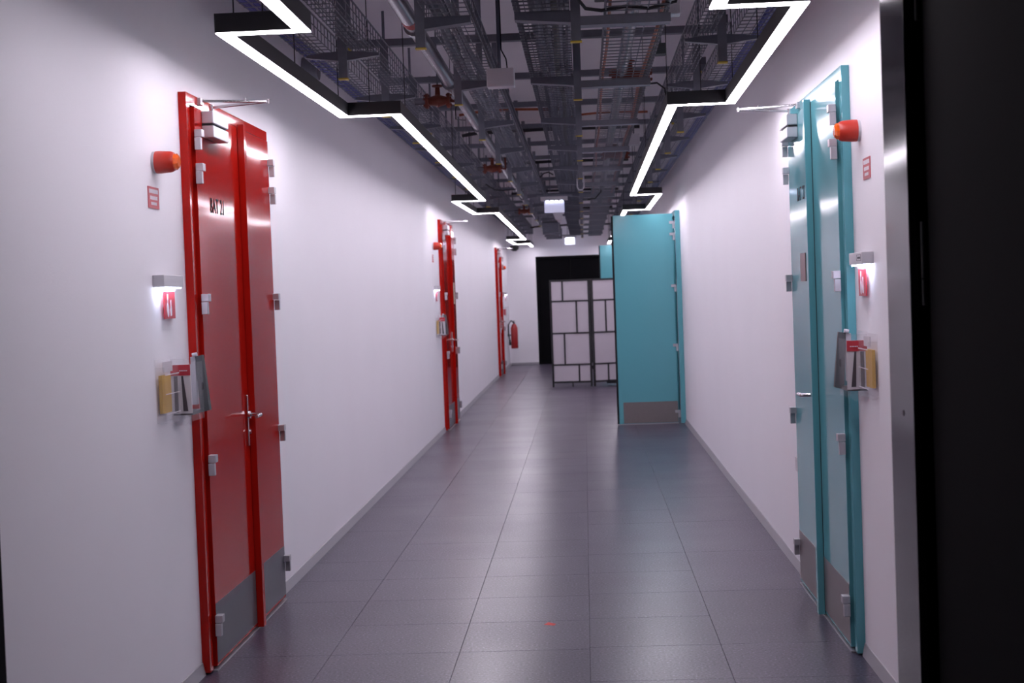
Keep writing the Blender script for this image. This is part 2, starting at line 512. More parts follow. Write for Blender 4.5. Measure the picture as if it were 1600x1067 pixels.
# black double door at the end
d = empty('door_7', ((DX0 + DX1) / 2, YE + 0.1, 0), 'wide black double door in the end wall', 'door', kind='structure')
mb = MB().box(DX0, DX0 + 0.05, YE + 0.004, YE + 0.14, 0, DZ).box(DX1 - 0.05, DX1, YE + 0.004, YE + 0.14, 0, DZ).box(DX0 + 0.05, DX1 - 0.05, YE + 0.004, YE + 0.14, DZ - 0.05, DZ)
mb.build('door_frame', 'matte', d)
xm = (DX0 + DX1) / 2
for a, b_ in ((DX0 + 0.055, xm - 0.003), (xm + 0.003, DX1 - 0.055)):
    lf = box(a, b_, YE + 0.06, YE + 0.11, 0.01, DZ - 0.055).build('door_leaf', 'matte', d, 0.002)

# foreground steel jamb and black door leaf folded back against the lobby
j = box(0.83, 0.851, YF + 0.01, YF + 0.295, 0, 2.78).build('trim_1', 'steel', None, 0.001)
tag(j, 'brushed steel door jamb at the right of the opening, foreground', 'door jamb', kind='structure')
MB().tube([(0.8285, YF + 0.13, 1.29), (0.8305, YF + 0.13, 1.29)], 0.008, 10).build('screw_head', 'black', j)
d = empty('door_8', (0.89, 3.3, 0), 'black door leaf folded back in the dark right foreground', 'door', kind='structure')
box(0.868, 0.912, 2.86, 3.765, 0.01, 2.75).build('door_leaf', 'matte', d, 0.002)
for z in (2.35, 1.635, 0.35):
    h = MB().tube([(0.859, 3.775, z - 0.06), (0.859, 3.775, z + 0.005)], 0.007, 10).build('hinge', 'grey', d, smooth=True)
    MB().tube([(0.859, 3.775, z + 0.008), (0.859, 3.775, z + 0.15)], 0.007, 10).build('hinge_pin', 'grey', h, smooth=True)


# ------------------------------------------------------------------ accessories beside the doors
def sounder(s, y, z, label):
    X = W(s)
    t = empty('alarm_sounder', (X(0), y, z), label, 'alarm sounder')
    MB().tube([(X(0.0), y, z), (X(0.014), y, z)], [0.045, 0.045], 20).build('base_plate', 'white', t, smooth=True)
    b = MB().tube([(X(0.012), y, z), (X(0.03), y, z), (X(0.075), y, z), (X(0.088), y, z)], [0.046, 0.0465, 0.043, 0.037], 24)
    b.build('body', 'sounder', t, smooth=True)
    MB().tube([(X(0.084), y, z), (X(0.098), y, z), (X(0.107), y, z)], [0.035, 0.034, 0.024], 9).build('flash_lens', 'lens', t)


def notice(s, y, z, label, w_=0.15, h=0.088):
    X = W(s)
    t = empty('wall_notice', (X(0), y, z), label, 'sign')
    box(X(0.0), X(0.003), y - w_ / 2, y + w_ / 2, z - h / 2, z + h / 2).build('panel', 'signred', t)
    for (dz, hw, hh) in ((0.026, 0.062, 0.0085), (-0.001, 0.052, 0.0075), (-0.024, 0.040, 0.006)):
        mb = MB()
        k = max(4, int(hw * 2 / 0.0105))
        st = hw * 2 / k
        for i in range(k):
            mb.box(X(0.003), X(0.0036), y - hw + st * i, y - hw + st * (i + 0.82), z + dz - hh, z + dz + hh)
        o = mb.build('print_line', 'whitesign', t)
        o['kind'] = 'stuff'


def emergency_light(s, y, z, label, logo=False):
    X = W(s)
    hl = 0.145
    t = empty('emergency_light', (X(0), y, z), label, 'emergency light')
    box(X(0.0), X(0.048), y - hl, y + hl, z - 0.024, z + 0.026).build('casing', 'white', t, 0.003)
    box(X(0.010), X(0.042), y - hl + 0.02, y + hl - 0.02, z - 0.030, z - 0.0242).build('lens', 'led', t)
    p = box(X(0.012), X(0.016), y - 0.045, y + 0.115, z - 0.155, z - 0.042).build('pictogram_panel', 'signred', t)
    box(X(0.010), X(0.018), y - 0.055, y + 0.125, z - 0.042, z - 0.030).build('panel_rail', 'acryl', t)
    # white extinguisher pictogram and flame mark
    c = X(0.0162)
    e = X(0.0170)
    dr = 1
    yy = y + 0.005 if s > 0 else y + 0.06
    pts = []
    for k in range(20):
        a = 2 * math.pi * k / 20
        pts.append((c, yy + 0.016 * math.cos(a), z - 0.118 + 0.030 * math.sin(a)))
    MB().prism(pts, None, (e - c, 0, 0)).box(c, e, yy - 0.009, yy + 0.008, z - 0.075, z - 0.052).box(c, e, yy - 0.003, yy + 0.004, z - 0.095, z - 0.074).build('pictogram', 'whitesign', p)
    y2 = yy + 0.045 if s > 0 else yy - 0.045
    MB().prism([(c, y2 - 0.010, z - 0.145), (c, y2 + 0.012, z - 0.142), (c, y2 + 0.014, z - 0.115), (c, y2 + 0.006, z - 0.10), (c, y2 + 0.006, z - 0.075),
                (c, y2 - 0.006, z - 0.082), (c, y2 - 0.004, z - 0.105), (c, y2 - 0.012, z - 0.12)], None, (e - c, 0, 0)).build('pictogram', 'whitesign', p)
    if logo:
        a, b_ = y - 0.125, y - 0.03
        v0, v1 = X(0.048), X(0.0486)
        MB().box(v0, v1, a, b_, z + 0.014, z + 0.016).box(v0, v1, a, b_, z - 0.010, z - 0.008).box(v0, v1, a, a + 0.004, z - 0.008, z + 0.014).box(
            v0, v1, b_ - 0.004, b_, z - 0.008, z + 0.014).build('logo_frame', 'dark', t)
        mb = MB()
        for i in range(6): mb.box(v0, v1, a + 0.016 + i * 0.011, a + 0.023 + i * 0.011, z - 0.001, z + 0.007)
        mb.build('logo_print', 'dark', t)['kind'] = 'stuff'


def holder_pair(s, y, label_a, label_b, label_c):
    """y = near edge. A flat clear holder with yellow cards, a deeper clear holder with red topped leaflets, a tilted grey box"""
    X = W(s)
    # first holder
    a, b_ = y, y + 0.20
    z0, z1 = 1.165, 1.425
    t = empty('leaflet_holder', (X(0), (a + b_) / 2, z0), label_a, 'leaflet holder')
    mb = MB().box(X(0.002), X(0.004), a, b_, z0, z1).box(X(0.042), X(0.044), a, b_, z0 + 0.005, z1 - 0.06).box(X(0.0045), X(0.0415), a, a + 0.003, z0, z1 - 0.03)
    mb.box(X(0.003), X(0.042), b_ - 0.003, b_, z0, z1 - 0.03).box(X(0.003), X(0.042), a + 0.003, b_ - 0.003, z0, z0 + 0.003)
    mb.build('tray', 'acryl', t)
    box(X(0.010), X(0.024), a + 0.02, b_ - 0.05, z0 + 0.04, z1 - 0.065).build('card_stack', 'yellow', t)
    box(X(0.0245), X(0.027), a + 0.035, b_ - 0.03, z1 - 0.052, z1 - 0.01).build('card', 'paper', t)
    MB().box(X(0.044), X(0.0455), a, b_, z0 + 0.036, z0 + 0.040).box(X(0.044), X(0.0455), a, b_, z0 + 0.118, z0 + 0.121).box(X(0.044), X(0.0455), a, b_, z1 - 0.064, z1 - 0.060).build('tray_edge', 'whitesign', t)
    # second holder, deeper
    a, b_ = y + 0.215, y + 0.42
    z0, z1 = 1.15, 1.43
    t = empty('leaflet_holder', (X(0), (a + b_) / 2, z0), label_b, 'leaflet holder')
    mb = MB().box(X(0.002), X(0.004), a, b_, z0, z1).box(X(0.086), X(0.088), a, b_, z0 + 0.005, z1 - 0.03).box(X(0.0045), X(0.0855), a, a + 0.003, z0 + 0.02, z1 - 0.01)
    mb.box(X(0.003), X(0.086), a + 0.003, b_ - 0.003, z0 + 0.02, z0 + 0.023)
    mb.prism([(X(0.003), a, z0 + 0.02), (X(0.088), a, z0 + 0.02), (X(0.06), a, z0 - 0.01), (X(0.02), a, z0 - 0.01)], None, (0, 0.02, 0))
    mb.build('tray', 'acryl', t)
    lf = box(X(0.006), X(0.092), a - 0.008, a - 0.001, z0 + 0.04, z1 - 0.035).build('leaflet', 'paper', t)
    box(X(0.007), X(0.091), a - 0.0095, a - 0.008, z1 - 0.080, z1 - 0.035).build('red_header', 'signred', lf)
    mb = MB()
    for i in range(5): mb.box(X(0.045 + i * 0.007), X(0.050 + i * 0.007), a - 0.0105, a - 0.0095, z1 - 0.062, z1 - 0.058)
    mb.build('header_print', 'whitesign', lf)['kind'] = 'stuff'
    MB().box(X(0.020), X(0.036), a - 0.009, a - 0.008, z0 + 0.045, z1 - 0.082).build('dark_column', 'dark', lf)
    MB().prism([(X(0.052), a - 0.009, z1 - 0.082), (X(0.060), a - 0.009, z1 - 0.082), (X(0.076), a - 0.009, z0 + 0.05), (X(0.056), a - 0.009, z0 + 0.05)], None, (0, 0.001, 0)).build('dark_column', 'dark', lf)
    box(X(0.002), X(0.085), a + 0.03, b_ - 0.02, z0 + 0.03, z0 + 0.045).build('ledge', 'black', t)
    # tilted grey box behind
    a, b_ = y + 0.44, y + 0.475
    t = empty('grey_key_box', (X(0.04), a, z0), label_c, 'key box')
    pts = [(X(0.052), a, z1 - 0.01), (X(0.082), a, z1 - 0.005), (X(0.106), a, z0 + 0.035), (X(0.066), a, z0 + 0.025)]
    MB().prism(pts, None, (0, b_ - a, 0)).build('door_flap', 'grey', t)
    c0 = Vector((X(0.080), a - 0.0015, (z0 + z1) / 2 - 0.0))
    MB().box(c0.x - 0.004, c0.x + 0.004, a - 0.0016, a, c0.z - 0.016, c0.z + 0.016).build('slot', 'gap', t)
    box(X(0.030), X(0.052), a + 0.002, b_, z0 + 0.06, z1 - 0.012).build('box_side', 'silver', t)
    MB().tube([(X(0.040), a, z1 - 0.004), (X(0.060), a, z1)], 0.009, 8).build('cap', 'white', t)


# left, nearest door
sounder(1, 6.02, 2.235, 'red alarm sounder with orange lens left of the nearest red door')
notice(1, 5.99, 2.088, 'small red notice under the sounder by the nearest red door')
emergency_light(1, 6.075, 1.745, 'white emergency light left of the nearest red door')
holder_pair(1, 5.90, 'clear holder of yellow cards left of the nearest red door', 'deep clear holder with red topped leaflet beside nearest red door',
            'tilted grey key box overlapping the frame of the nearest red door')
# right, nearest door
sounder(-1, 6.30, 2.275, 'red alarm sounder with orange lens right of the nearest turquoise door')
notice(-1, 6.16, 2.105, 'small red notice under the sounder by the nearest turquoise door')
emergency_light(-1, 6.22, 1.735, 'white emergency light right of the nearest turquoise door', logo=True)
holder_pair(-1, 6.03, 'clear holder of yellow cards right of the nearest turquoise door', 'deep clear holder with red topped leaflet beside nearest turquoise door',
            'tilted grey key box overlapping the frame of the nearest turquoise door')
# left, second door
sounder(1, 17.25, 2.235, 'red alarm sounder left of the second red door')
notice(1, 17.2, 2.09, 'small red notice under the sounder of the second red door')
emergency_light(1, 17.35, 1.745, 'white emergency light left of the second red door')
holder_pair(1, 17.25, 'clear holder of yellow cards left of the second red door', 'deep clear leaflet holder against the second red door frame',
            'tilted grey key box beside the second red door frame')
# left, third door: on its far side
sounder(1, 31.4, 2.21, 'red alarm sounder beyond the farthest red door')
emergency_light(1, 32.6, 1.66, 'white emergency light beyond the farthest red door')
X = W(1)
t = empty('leaflet_holder', (X(0), 31.6, 1.2), 'small clear leaflet holder just beyond the farthest red door', 'leaflet holder')
MB().box(X(0), X(0.08), 31.5, 31.503, 1.18, 1.33).box(X(0), X(0.003), 31.5, 31.75, 1.15, 1.36).box(X(0.08), X(0.083), 31.5, 31.75, 1.18, 1.33).build('tray', 'acryl', t)
box(X(0.01), X(0.07), 31.51, 31.53, 1.2, 1.33).build('leaflet', 'signred', t)
box(X(0.0), X(0.12), 31.5, 31.76, 1.36, 1.375).build('shelf_lip', 'white', t)
# light switch right of... low on right wall beyond the blue door
X = W(-1)
t = empty('wall_socket', (X(0), 8.42, 0.62), 'small white socket low on the wall beside the nearest turquoise door', 'socket')
box(X(0), X(0.012), 8.38, 8.46, 0.58, 0.66).build('plate', 'white', t, 0.002)
MB().tube([(X(0.011), 8.42, 0.62), (X(0.0125), 8.42, 0.62)], 0.026, 16).build('outlet', 'paper', t)

# extinguisher on the left wall near the end
X = W(1)
t = empty('fire_extinguisher', (X(0.13), 33.2, 0.42), 'red fire extinguisher hung on the left wall near the end', 'fire extinguisher')
xx = X(0.15)
MB().tube([(xx, 33.2, 0.42), (xx, 33.2, 0.44), (xx, 33.2, 0.88), (xx, 33.2, 0.95), (xx, 33.2, 0.98)], [0.07, 0.08, 0.08, 0.05, 0.025], 20).build('cylinder', 'exting', t, smooth=True)
MB().box(xx - 0.02, xx + 0.02, 33.15, 33.22, 0.98, 1.02).box(xx - 0.012, xx + 0.012, 33.1, 33.3, 1.03, 1.045).build('valve_head', 'black', t, 0.003)
MB().tube([(xx, 33.15, 1.0), (xx - 0.06, 33.10, 1.05), (xx - 0.12, 33.08, 0.96), (xx - 0.12, 33.08, 0.72), (xx - 0.10, 33.08, 0.6)], 0.016, 8).build('hose', 'bcable', t, smooth=True)
MB().tube([(xx - 0.10, 33.08, 0.62), (xx - 0.095, 33.08, 0.5)], [0.018, 0.03], 10).build('nozzle', 'black', t)
box(X(0.0), X(0.08), 33.17, 33.23, 0.7, 0.74).build('wall_bracket', 'galv', t)

# dome camera at the end
t = empty('dome_camera', (-1.52, 33.0, 2.7), 'small black dome camera hanging beyond the last red door', 'camera')
MB().tube([(-1.52, 33.0, 2.60), (-1.52, 33.0, 2.64), (-1.52, 33.0, 2.69), (-1.52, 33.0, 2.72)], [0.04, 0.09, 0.105, 0.105], 16).build('dome', 'black', t, smooth=True)
MB().tube([(-1.52, 33.0, 2.72), (-1.52, 33.0, 3.82)], 0.012, 8).build('stem', 'galv', t)

# ------------------------------------------------------------------ folding screen
t = empty('folding_screen', (0.1, 25.6, 0), 'black framed folding screen with white paper panes, before the end doorway', 'folding screen')


def screen_panel(x0, y0, x1, y1, rows, hz, splits, parent):
    dx, dy = x1 - x0, y1 - y0
    L = math.hypot(dx, dy)
    ux, uy = dx / L, dy / L
    nx, ny = -uy, ux

    def obox(a, b_, z0, z1, th, name, m, par):
        pts = [(x0 + ux * a - nx * th, y0 + uy * a - ny * th, z0), (x0 + ux * b_ - nx * th, y0 + uy * b_ - ny * th, z0),
               (x0 + ux * b_ + nx * th, y0 + uy * b_ + ny * th, z0), (x0 + ux * a + nx * th, y0 + uy * a + ny * th, z0)]
        return MB().prism(pts, None, (0, 0, z1 - z0)).build(name, m, par)
    fr = obox(0, 0.035, 0.0, 1.86, 0.014, 'panel_frame', 'black', parent)
    obox(L - 0.035, L, 0.0, 1.86, 0.014, 'stile', 'black', fr)
    zs = [1.86] + hz
    for z in zs: obox(0.035, L - 0.035, z - (0.034 if z in (1.86, hz[-1]) else 0.028), z, 0.0125, 'rail', 'black', fr)
    for i, sp in enumerate(splits):
        zt, zb = zs[i] - 0.022, zs[i + 1]
        edges = [0.035] + [v for v in sp] + [L - 0.035]
        for v in sp: obox(v - 0.014, v + 0.014, zb, zt, 0.0115, 'bar', 'black', fr)
        for a, b_ in zip(edges, edges[1:]): obox(a - 0.004, b_ + 0.004, zb - 0.006, zt + 0.006, 0.004, 'pane', 'screenp', fr)


hz = [1.50, 0.945, 0.40, 0.10]
screen_panel(-0.60, 25.62, 0.095, 25.55, 4, hz, [[0.225], [0.46], [0.235], [0.475]], t)
screen_panel(0.115, 25.55, 0.80, 25.75, 4, hz, [[0.43], [0.255], [0.45], [0.27]], t)
for zz in (1.6, 0.9, 0.3): MB().tube([(0.105, 25.55, zz), (0.105, 25.55, zz + 0.06)], 0.011, 8).build('hinge', 'black', t)
MB().box(-0.26, -0.235, 25.57, 25.59, 0.0, 0.1).build('foot', 'black', t)
MB().box(0.34, 0.66, 25.72, 25.86, 0.03, 0.09).build('foot', 'black', t)


# ------------------------------------------------------------------ zigzag linear lights
def zigzag(pts, label, name='pendant_light'):
    """mitred channel along 2D points, z fixed"""
    ZL, ZH = 2.712, 2.792

    def offset(d):
        out = []
        for i, p in enumerate(pts):
            p = Vector(p)
            if i == 0: n = (Vector(pts[1]) - p).normalized(); nn = Vector((-n.y, n.x)); out.append(p + nn * d); continue
            if i == len(pts) - 1: n = (p - Vector(pts[i - 1])).normalized(); nn = Vector((-n.y, n.x)); out.append(p + nn * d); continue
            a = (p - Vector(pts[i - 1])).normalized()
            b = (Vector(pts[i + 1]) - p).normalized()
            na, nb = Vector((-a.y, a.x)), Vector((-b.y, b.x))
            mm = (na + nb).normalized()
            out.append(p + mm * (d / mm.dot(na)))
        return out
    t = empty(name, (pts[0][0], pts[0][1], ZL), label, 'light fixture')

    def solid(h, z0, z1, nm, m, par):
        A, B = offset(h), offset(-h)
        mb = MB()
        n = len(pts)
        for P, z in ((A, z0), (B, z0), (A, z1), (B, z1)):
            mb.v += [(q.x, q.y, z) for q in P]
        for i in range(n - 1):
            mb.f += [(i, i + 1, n + i + 1, n + i), (2 * n + i, 3 * n + i, 3 * n + i + 1, 2 * n + i + 1),
                     (i, 2 * n + i, 2 * n + i + 1, i + 1), (n + i, n + i + 1, 3 * n + i + 1, 3 * n + i)]
        mb.f += [(0, n, 3 * n, 2 * n), (n - 1, 3 * n - 1, 4 * n - 1, 2 * n - 1)] if False else [(0, n, 3 * n, 2 * n), (n - 1, 2 * n - 1, 4 * n - 1, 3 * n - 1)]
        return mb.build(nm, m, par)
    h = solid(0.031, ZL + 0.004, ZH, 'housing', 'black', t)
    solid(0.0285, ZL, ZL + 0.005, 'diffuser', 'strip', t)
    for a, b in zip(pts, pts[1:]):
        L = (Vector(b) - Vector(a)).length
        if L < 1:
            ks = [0.5]
        else:
            ks = [0.06, 0.5, 0.94]
        for k in ks:
            p = Vector(a).lerp(Vector(b), k)
            for ry in [7.87 + 1.70 * q for q in range(15)]:
                if abs(p.y - ry) < 0.09 and L > 1: p.y = ry + 0.12
            MB().tube([(p.x, p.y, ZH - 0.002), (p.x, p.y, ZC)], 0.003, 5).build('suspension_wire', 'bcable', t)
    return t


ptsl = [(-1.075, 4.25), (-1.08, 5.85), (-1.393, 5.85), (-1.37, 8.64), (-1.062, 8.64), (-1.11, 16.78), (-1.435, 16.78), (-1.40, 19.45), (-1.11, 19.45),
        (-1.14, 29.25), (-1.47, 29.25), (-1.45, 31.85), (-1.15, 31.85), (-1.15, 33.8)]
ptsr = [(0.55, 4.25), (0.55, 5.75), (0.87, 5.75), (0.895, 8.76), (0.556, 8.76), (0.59, 16.85), (0.89, 16.85), (0.895, 20.0), (0.59, 20.0),
        (0.60, 29.4), (0.92, 29.4), (0.92, 32.0), (0.60, 32.0), (0.60, 33.8)]
zigzag(ptsl, 'black zigzag linear light with white underside above the red doors')
zigzag(ptsr, 'black zigzag linear light with white underside above the turquoise doors')


# ------------------------------------------------------------------ exit signs
def exit_sign(x, y, z, w_, label, pm='exitp'):
    t = empty('exit_sign', (x, y, z), label, 'exit sign')
    box(x - w_ * 0.68, x + w_ * 0.68, y - 0.03, y + 0.03, z + 0.005, z + 0.055).build('casing', 'white', t, 0.004)
    box(x - w_ * 0.85, x + w_ * 0.9, y - 0.035, y + 0.035, z + 0.056, z + 0.075).build('mounting_rail', 'galv', t)
    box(x - w_ / 2, x + w_ / 2, y - 0.008, y - 0.002, z - 0.145, z - 0.004).build('lit_panel', pm, t)
    mb = MB()
    for i in range(4): mb.box(x + w_ * (-0.42 + i * 0.235), x + w_ * (-0.28 + i * 0.235), y - 0.02, y + 0.02, z - 0.001, z + 0.005)
    mb.build('led_strip', 'led', t)
    MB().tube([(x - 0.05, y, z + 0.07), (x - 0.05, y, ZC)], 0.006, 6).build('hanging_rod', 'galv', t)


exit_sign(-0.335, 18.6, 2.79, 0.25, 'lit white exit sign hanging mid corridor, the nearer one')
exit_sign(-0.28, 33.4, 2.86, 0.22, 'lit white exit sign above the black end doorway', 'exitb')


# ------------------------------------------------------------------ ceiling services
def cross_rail(i, y):
    t = empty('ceiling_rail', (-0.28, y, 3.28), nth(i) + ' grey cross rail under the concrete slab', 'rail', 'cross rails under the slab')
    box(-1.50, 0.97, y - 0.03, y + 0.03, 3.27, 3.315).build('channel', 'galv', t)
    for x in (-1.46, 0.93):
        box(x - 0.045, x + 0.045, y - 0.05, y + 0.05, 3.315, 3.37).build('clamp', 'galv_dark', t)
        MB().tube([(x, y, 3.37), (x, y, ZC)], 0.012, 6).build('threaded_rod', 'galv', t)
        box(x - 0.012, x + 0.012, y - 0.02, y + 0.02, 3.255, 3.27).build('end_cap', 'capy', t)
    return t


ROWS = [7.87 + 1.70 * i for i in range(15)]
for i, y in enumerate(ROWS): cross_rail(i, y)


def side_post(i, y, x, side, out):
    t = empty('hanger_post', (x, y, 2.81), '%s grey hanger post with two arms above the %s zigzag light' % (nth(i), side), 'hanger post', 'outer hanger posts, ' + side)
    box(x - 0.024, x + 0.024, y - 0.022, y + 0.022, 2.822, 3.27).build('post', 'galv', t)
    box(x - 0.026, x + 0.026, y - 0.024, y + 0.024, 2.815, 2.822).build('end_cap', 'capy', t)
    for d in (-1, 1):
        L = 0.17
        a = x + d * 0.024
        MB().prism([(a, y - 0.02, 2.915), (a, y - 0.02, 2.965), (a + d * L, y - 0.02, 2.95), (a + d * L, y - 0.02, 2.935)][::1], None, (0, 0.045, 0)).build('arm', 'galv_dark', t)


for i, y in enumerate(ROWS):
    side_post(i, y, -1.24, 'left', -1)
    side_post(i, y, 0.77, 'right', 1)

PR = [6.71 + 2.02 * i for i in range(13)]
for i, y in enumerate(PR):
    t = empty('ceiling_post', (-0.70, y, 2.76), nth(i) + ' grey post with one arm beside the zinc pipe', 'ceiling post', 'posts beside the pipe')
    box(-0.722, -0.678, y - 0.02, y + 0.02, 2.769, ZC).build('post', 'galv', t)
    box(-0.724, -0.676, y - 0.021, y + 0.021, 2.764, 2.769).build('end_cap', 'capy', t)
    MB().prism([(-0.678, y - 0.03, 2.85), (-0.678, y - 0.03, 2.902), (-0.47, y - 0.03, 2.90), (-0.47, y - 0.03, 2.872)], None, (0, 0.07, 0)).build('arm', 'galv_dark', t)
    t = empty('ceiling_post', (0.005, y, 2.76), nth(i) + ' grey post of the centre row, with arms both ways', 'ceiling post', 'posts of the centre row')
    box(-0.018, 0.026, y - 0.02, y + 0.02, 2.769, ZC).build('post', 'galv', t)
    box(-0.022, 0.030, y - 0.021, y + 0.021, 2.764, 2.769).build('end_cap', 'capy', t)
    MB().prism([(-0.018, y - 0.03, 2.85), (-0.018, y - 0.03, 2.902), (-0.27, y - 0.03, 2.90), (-0.27, y - 0.03, 2.872)], None, (0, 0.07, 0)).build('arm', 'galv_dark', t)
    box(0.026, 0.43, y - 0.03, y + 0.05, 2.835, 2.875).build('arm', 'galv', t)


def wire_tray(x0, x1, z, h, label, cat='cable tray', y0=4.3, y1=33.2, nl=6, st=0.1, r=0.0021, m='galv', side_n=2):
    t = empty('cable_tray', ((x0 + x1) / 2, y0, z), label, cat)
    mb = MB()
    xs = [x0 + (x1 - x0) * k / (nl - 1) for k in range(nl)]
    for x in xs: mb.box(x - r, x + r, y0, y1, z - r, z + r)
    for k in range(1, side_n + 1):
        zz = z + h * k / side_n
        rr = r * (1.6 if k == side_n else 1)
        for x in (x0, x1): mb.box(x - rr, x + rr, y0, y1, zz - rr, zz + rr)
    mb.build('lengthwise_wires', m, t)['kind'] = 'stuff'
    mb = MB()
    y = y0 + 0.02
    while y < y1:
        mb.box(x0, x1, y - r, y + r, z - 3 * r, z - r)
        for x in (x0, x1): mb.box(x - r, x + r, y - r, y + r, z - 3 * r, z + h)
        y += st
    mb.build('cross_wires', m, t)['kind'] = 'stuff'
    return t


def bundle(x0, x1, z, spec, label, y0=4.3, y1=33.1, wob=0.012, seg=6):
    """spec: list of (material, radius); cables laid side by side"""
    t = empty('cable_bundle', ((x0 + x1) / 2, y0, z), label, 'cables')
    n = len(spec)
    rnd = random.Random(len(label))
    for i, (m, r) in enumerate(spec):
        x = x0 + (x1 - x0) * (i + 0.5) / n
        pts = []
        y = y0
        ph = rnd.random() * 6
        while y < y1 + 0.01:
            pts.append((x + wob * math.sin(y * 1.7 + ph) + rnd.uniform(-1, 1) * wob * 0.5, y, z + r + 0.006 + abs(math.sin(y * 0.9 + ph)) * 0.012))
            y += 0.7
        MB().tube(pts, r, seg).build('cable', m, t)


wire_tray(-0.67, -0.47, 2.912, 0.10, 'wire cable tray left of centre, beside the zinc pipe', nl=5)
bundle(-0.665, -0.54, 2.915, [('gcable', 0.013), ('gcable', 0.016), ('galv', 0.014), ('navy', 0.012), ('gcable', 0.010)], 'grey cables in the tray beside the zinc pipe')
bundle(-0.50, -0.475, 2.95, [('bcable', 0.010), ('bcable', 0.009)], 'black cables along the edge of the tray beside the zinc pipe', wob=0.006)
wire_tray(-0.27, -0.025, 2.912, 0.06, 'dark wire cable tray at the centre, loaded with navy cables', nl=6, m='galv_dark', st=0.085)
bundle(-0.20, -0.03, 2.915, [('navy', 0.014), ('navy', 0.013), ('navy', 0.015), ('bcable', 0.019), ('navy', 0.015), ('navy', 0.015)], 'navy cables filling the centre tray')
wire_tray(-0.30, -0.04, 3.12, 0.08, 'upper wire cable tray above the centre tray', nl=5, m='galv_dark')
bundle(-0.24, -0.06, 3.125, [('navy', 0.018), ('navy', 0.018), ('gcable', 0.018), ('navy', 0.018)], 'thick navy cables in the upper centre tray')
wire_tray(0.14, 0.42, 2.887, 0.05, 'open wire cable tray right of the centre posts, with orange conduits', nl=4, r=0.0025)
bundle(0.145, 0.17, 2.89, [('orange', 0.008)], 'thin orange conduit at the left edge of the right hand tray', wob=0.005)
bundle(0.385, 0.415, 2.89, [('orange', 0.010), ('bcable', 0.009)], 'orange conduit and black cable at the right edge of the right hand tray', wob=0.008)
for side, c, o in (('left', -1.24, -1), ('right', 0.77, 1)):
    who = 'red' if side == 'left' else 'turquoise'
    a, b_ = sorted((c + o * 0.07, c + o * 0.24))
    wire_tray(a, b_, 2.975, 0.10, 'outer wire tray with blue cables high over the %s doors' % who, nl=5)
    ca, cb = sorted((c + o * 0.17, c + o * 0.25))
    bundle(ca, cb, 2.965, [('blue', 0.009), ('blue', 0.010), ('blue', 0.009), ('blue', 0.008)], 'blue cables in the outer tray over the %s doors' % who, wob=0.004)
    a, b_ = sorted((c - o * 0.045, c - o * 0.145))
    wire_tray(a, b_, 2.975, 0.14, 'inner wire tray high beside the zigzag light over the %s doors' % who, nl=5, side_n=3)

# long pipes
t = empty('ceiling_pipe', (-0.80, 4.3, 2.95), 'zinc pipe with red bands running left of the centre', 'pipe')
MB().tube([(-0.80, 4.3, 2.99), (-0.80, 32.5, 2.99)], 0.040, 16).build('pipe_run', 'pipe', t, smooth=True)
for y in (7.15,): MB().tube([(-0.80, y, 2.99), (-0.80, y + 0.10, 2.99)], 0.0415, 16).build('red_band', 'redband', t, smooth=True)
for y in (7.35, 9.3, 11.8, 15.2, 20.5): MB().tube([(-0.80, y, 2.99), (-0.80, y + 0.05, 2.99)], 0.052, 16).build('coupling', 'pipe', t, smooth=True)
t = empty('ceiling_pipe', (0.30, 4.3, 3.05), 'zinc pipe above the orange edged tray right of centre', 'pipe')
MB().tube([(0.30, 4.3, 3.09), (0.30, 32.5, 3.09)], 0.036, 16).build('pipe_run', 'pipe', t, smooth=True)
for y in (6.55,): MB().tube([(0.30, y, 3.09), (0.30, y + 0.10, 3.09)], 0.0375, 16).build('red_band', 'redband', t, smooth=True)


def valve(x, y, z, label, w_=0.19, arm=True):
    t = empty('pipe_valve', (x, y, z), label, 'valve')
    MB().tube([(x - w_ * .32, y, z), (x - w_ * .1, y, z), (x, y, z), (x + w_ * .1, y, z), (x + w_ * .32, y, z)], [0.025, 0.035, 0.044, 0.035, 0.025], 12).build('valve_body', 'valve', t, smooth=True)
    for d in (-1, 1):
        fl_ = MB().tube([(x + d * w_ * .32, y, z), (x + d * w_ * .42, y, z)], 0.05, 14).build('flange', 'valve', t, smooth=True)
        mb = MB()
        for k in range(5):
            a = k * 1.257 + 0.3
            mb.tube([(x + d * w_ * .28, y + .036 * math.cos(a), z + .036 * math.sin(a)), (x + d * w_ * .48, y + .036 * math.cos(a), z + .036 * math.sin(a))], 0.007, 6)
        mb.build('bolts', 'brass' if False else 'valve', fl_)['kind'] = 'stuff'
    MB().tube([(x, y, z + 0.03), (x, y, z + 0.085), (x, y, z + 0.09), (x, y, z + 0.10)], [0.018, 0.015, 0.035, 0.035], 12).build('bonnet', 'valve', t, smooth=True)
    if arm:
        MB().tube([(x - w_ * .42, y, z), (x - 0.15, y, z)], 0.022, 10).build('branch_pipe', 'pipe', t, smooth=True)
        MB().tube([(x + w_ * .4, y, z), (x + 0.13, y, z - .01), (x + 0.13, y, z + 0.10)], 0.012, 8).build('elbow', 'valve', t, smooth=True)
        MB().tube([(x, y, z + 0.10), (x, y, ZC)], 0.006, 6).build('hanging_rod', 'galv', t)


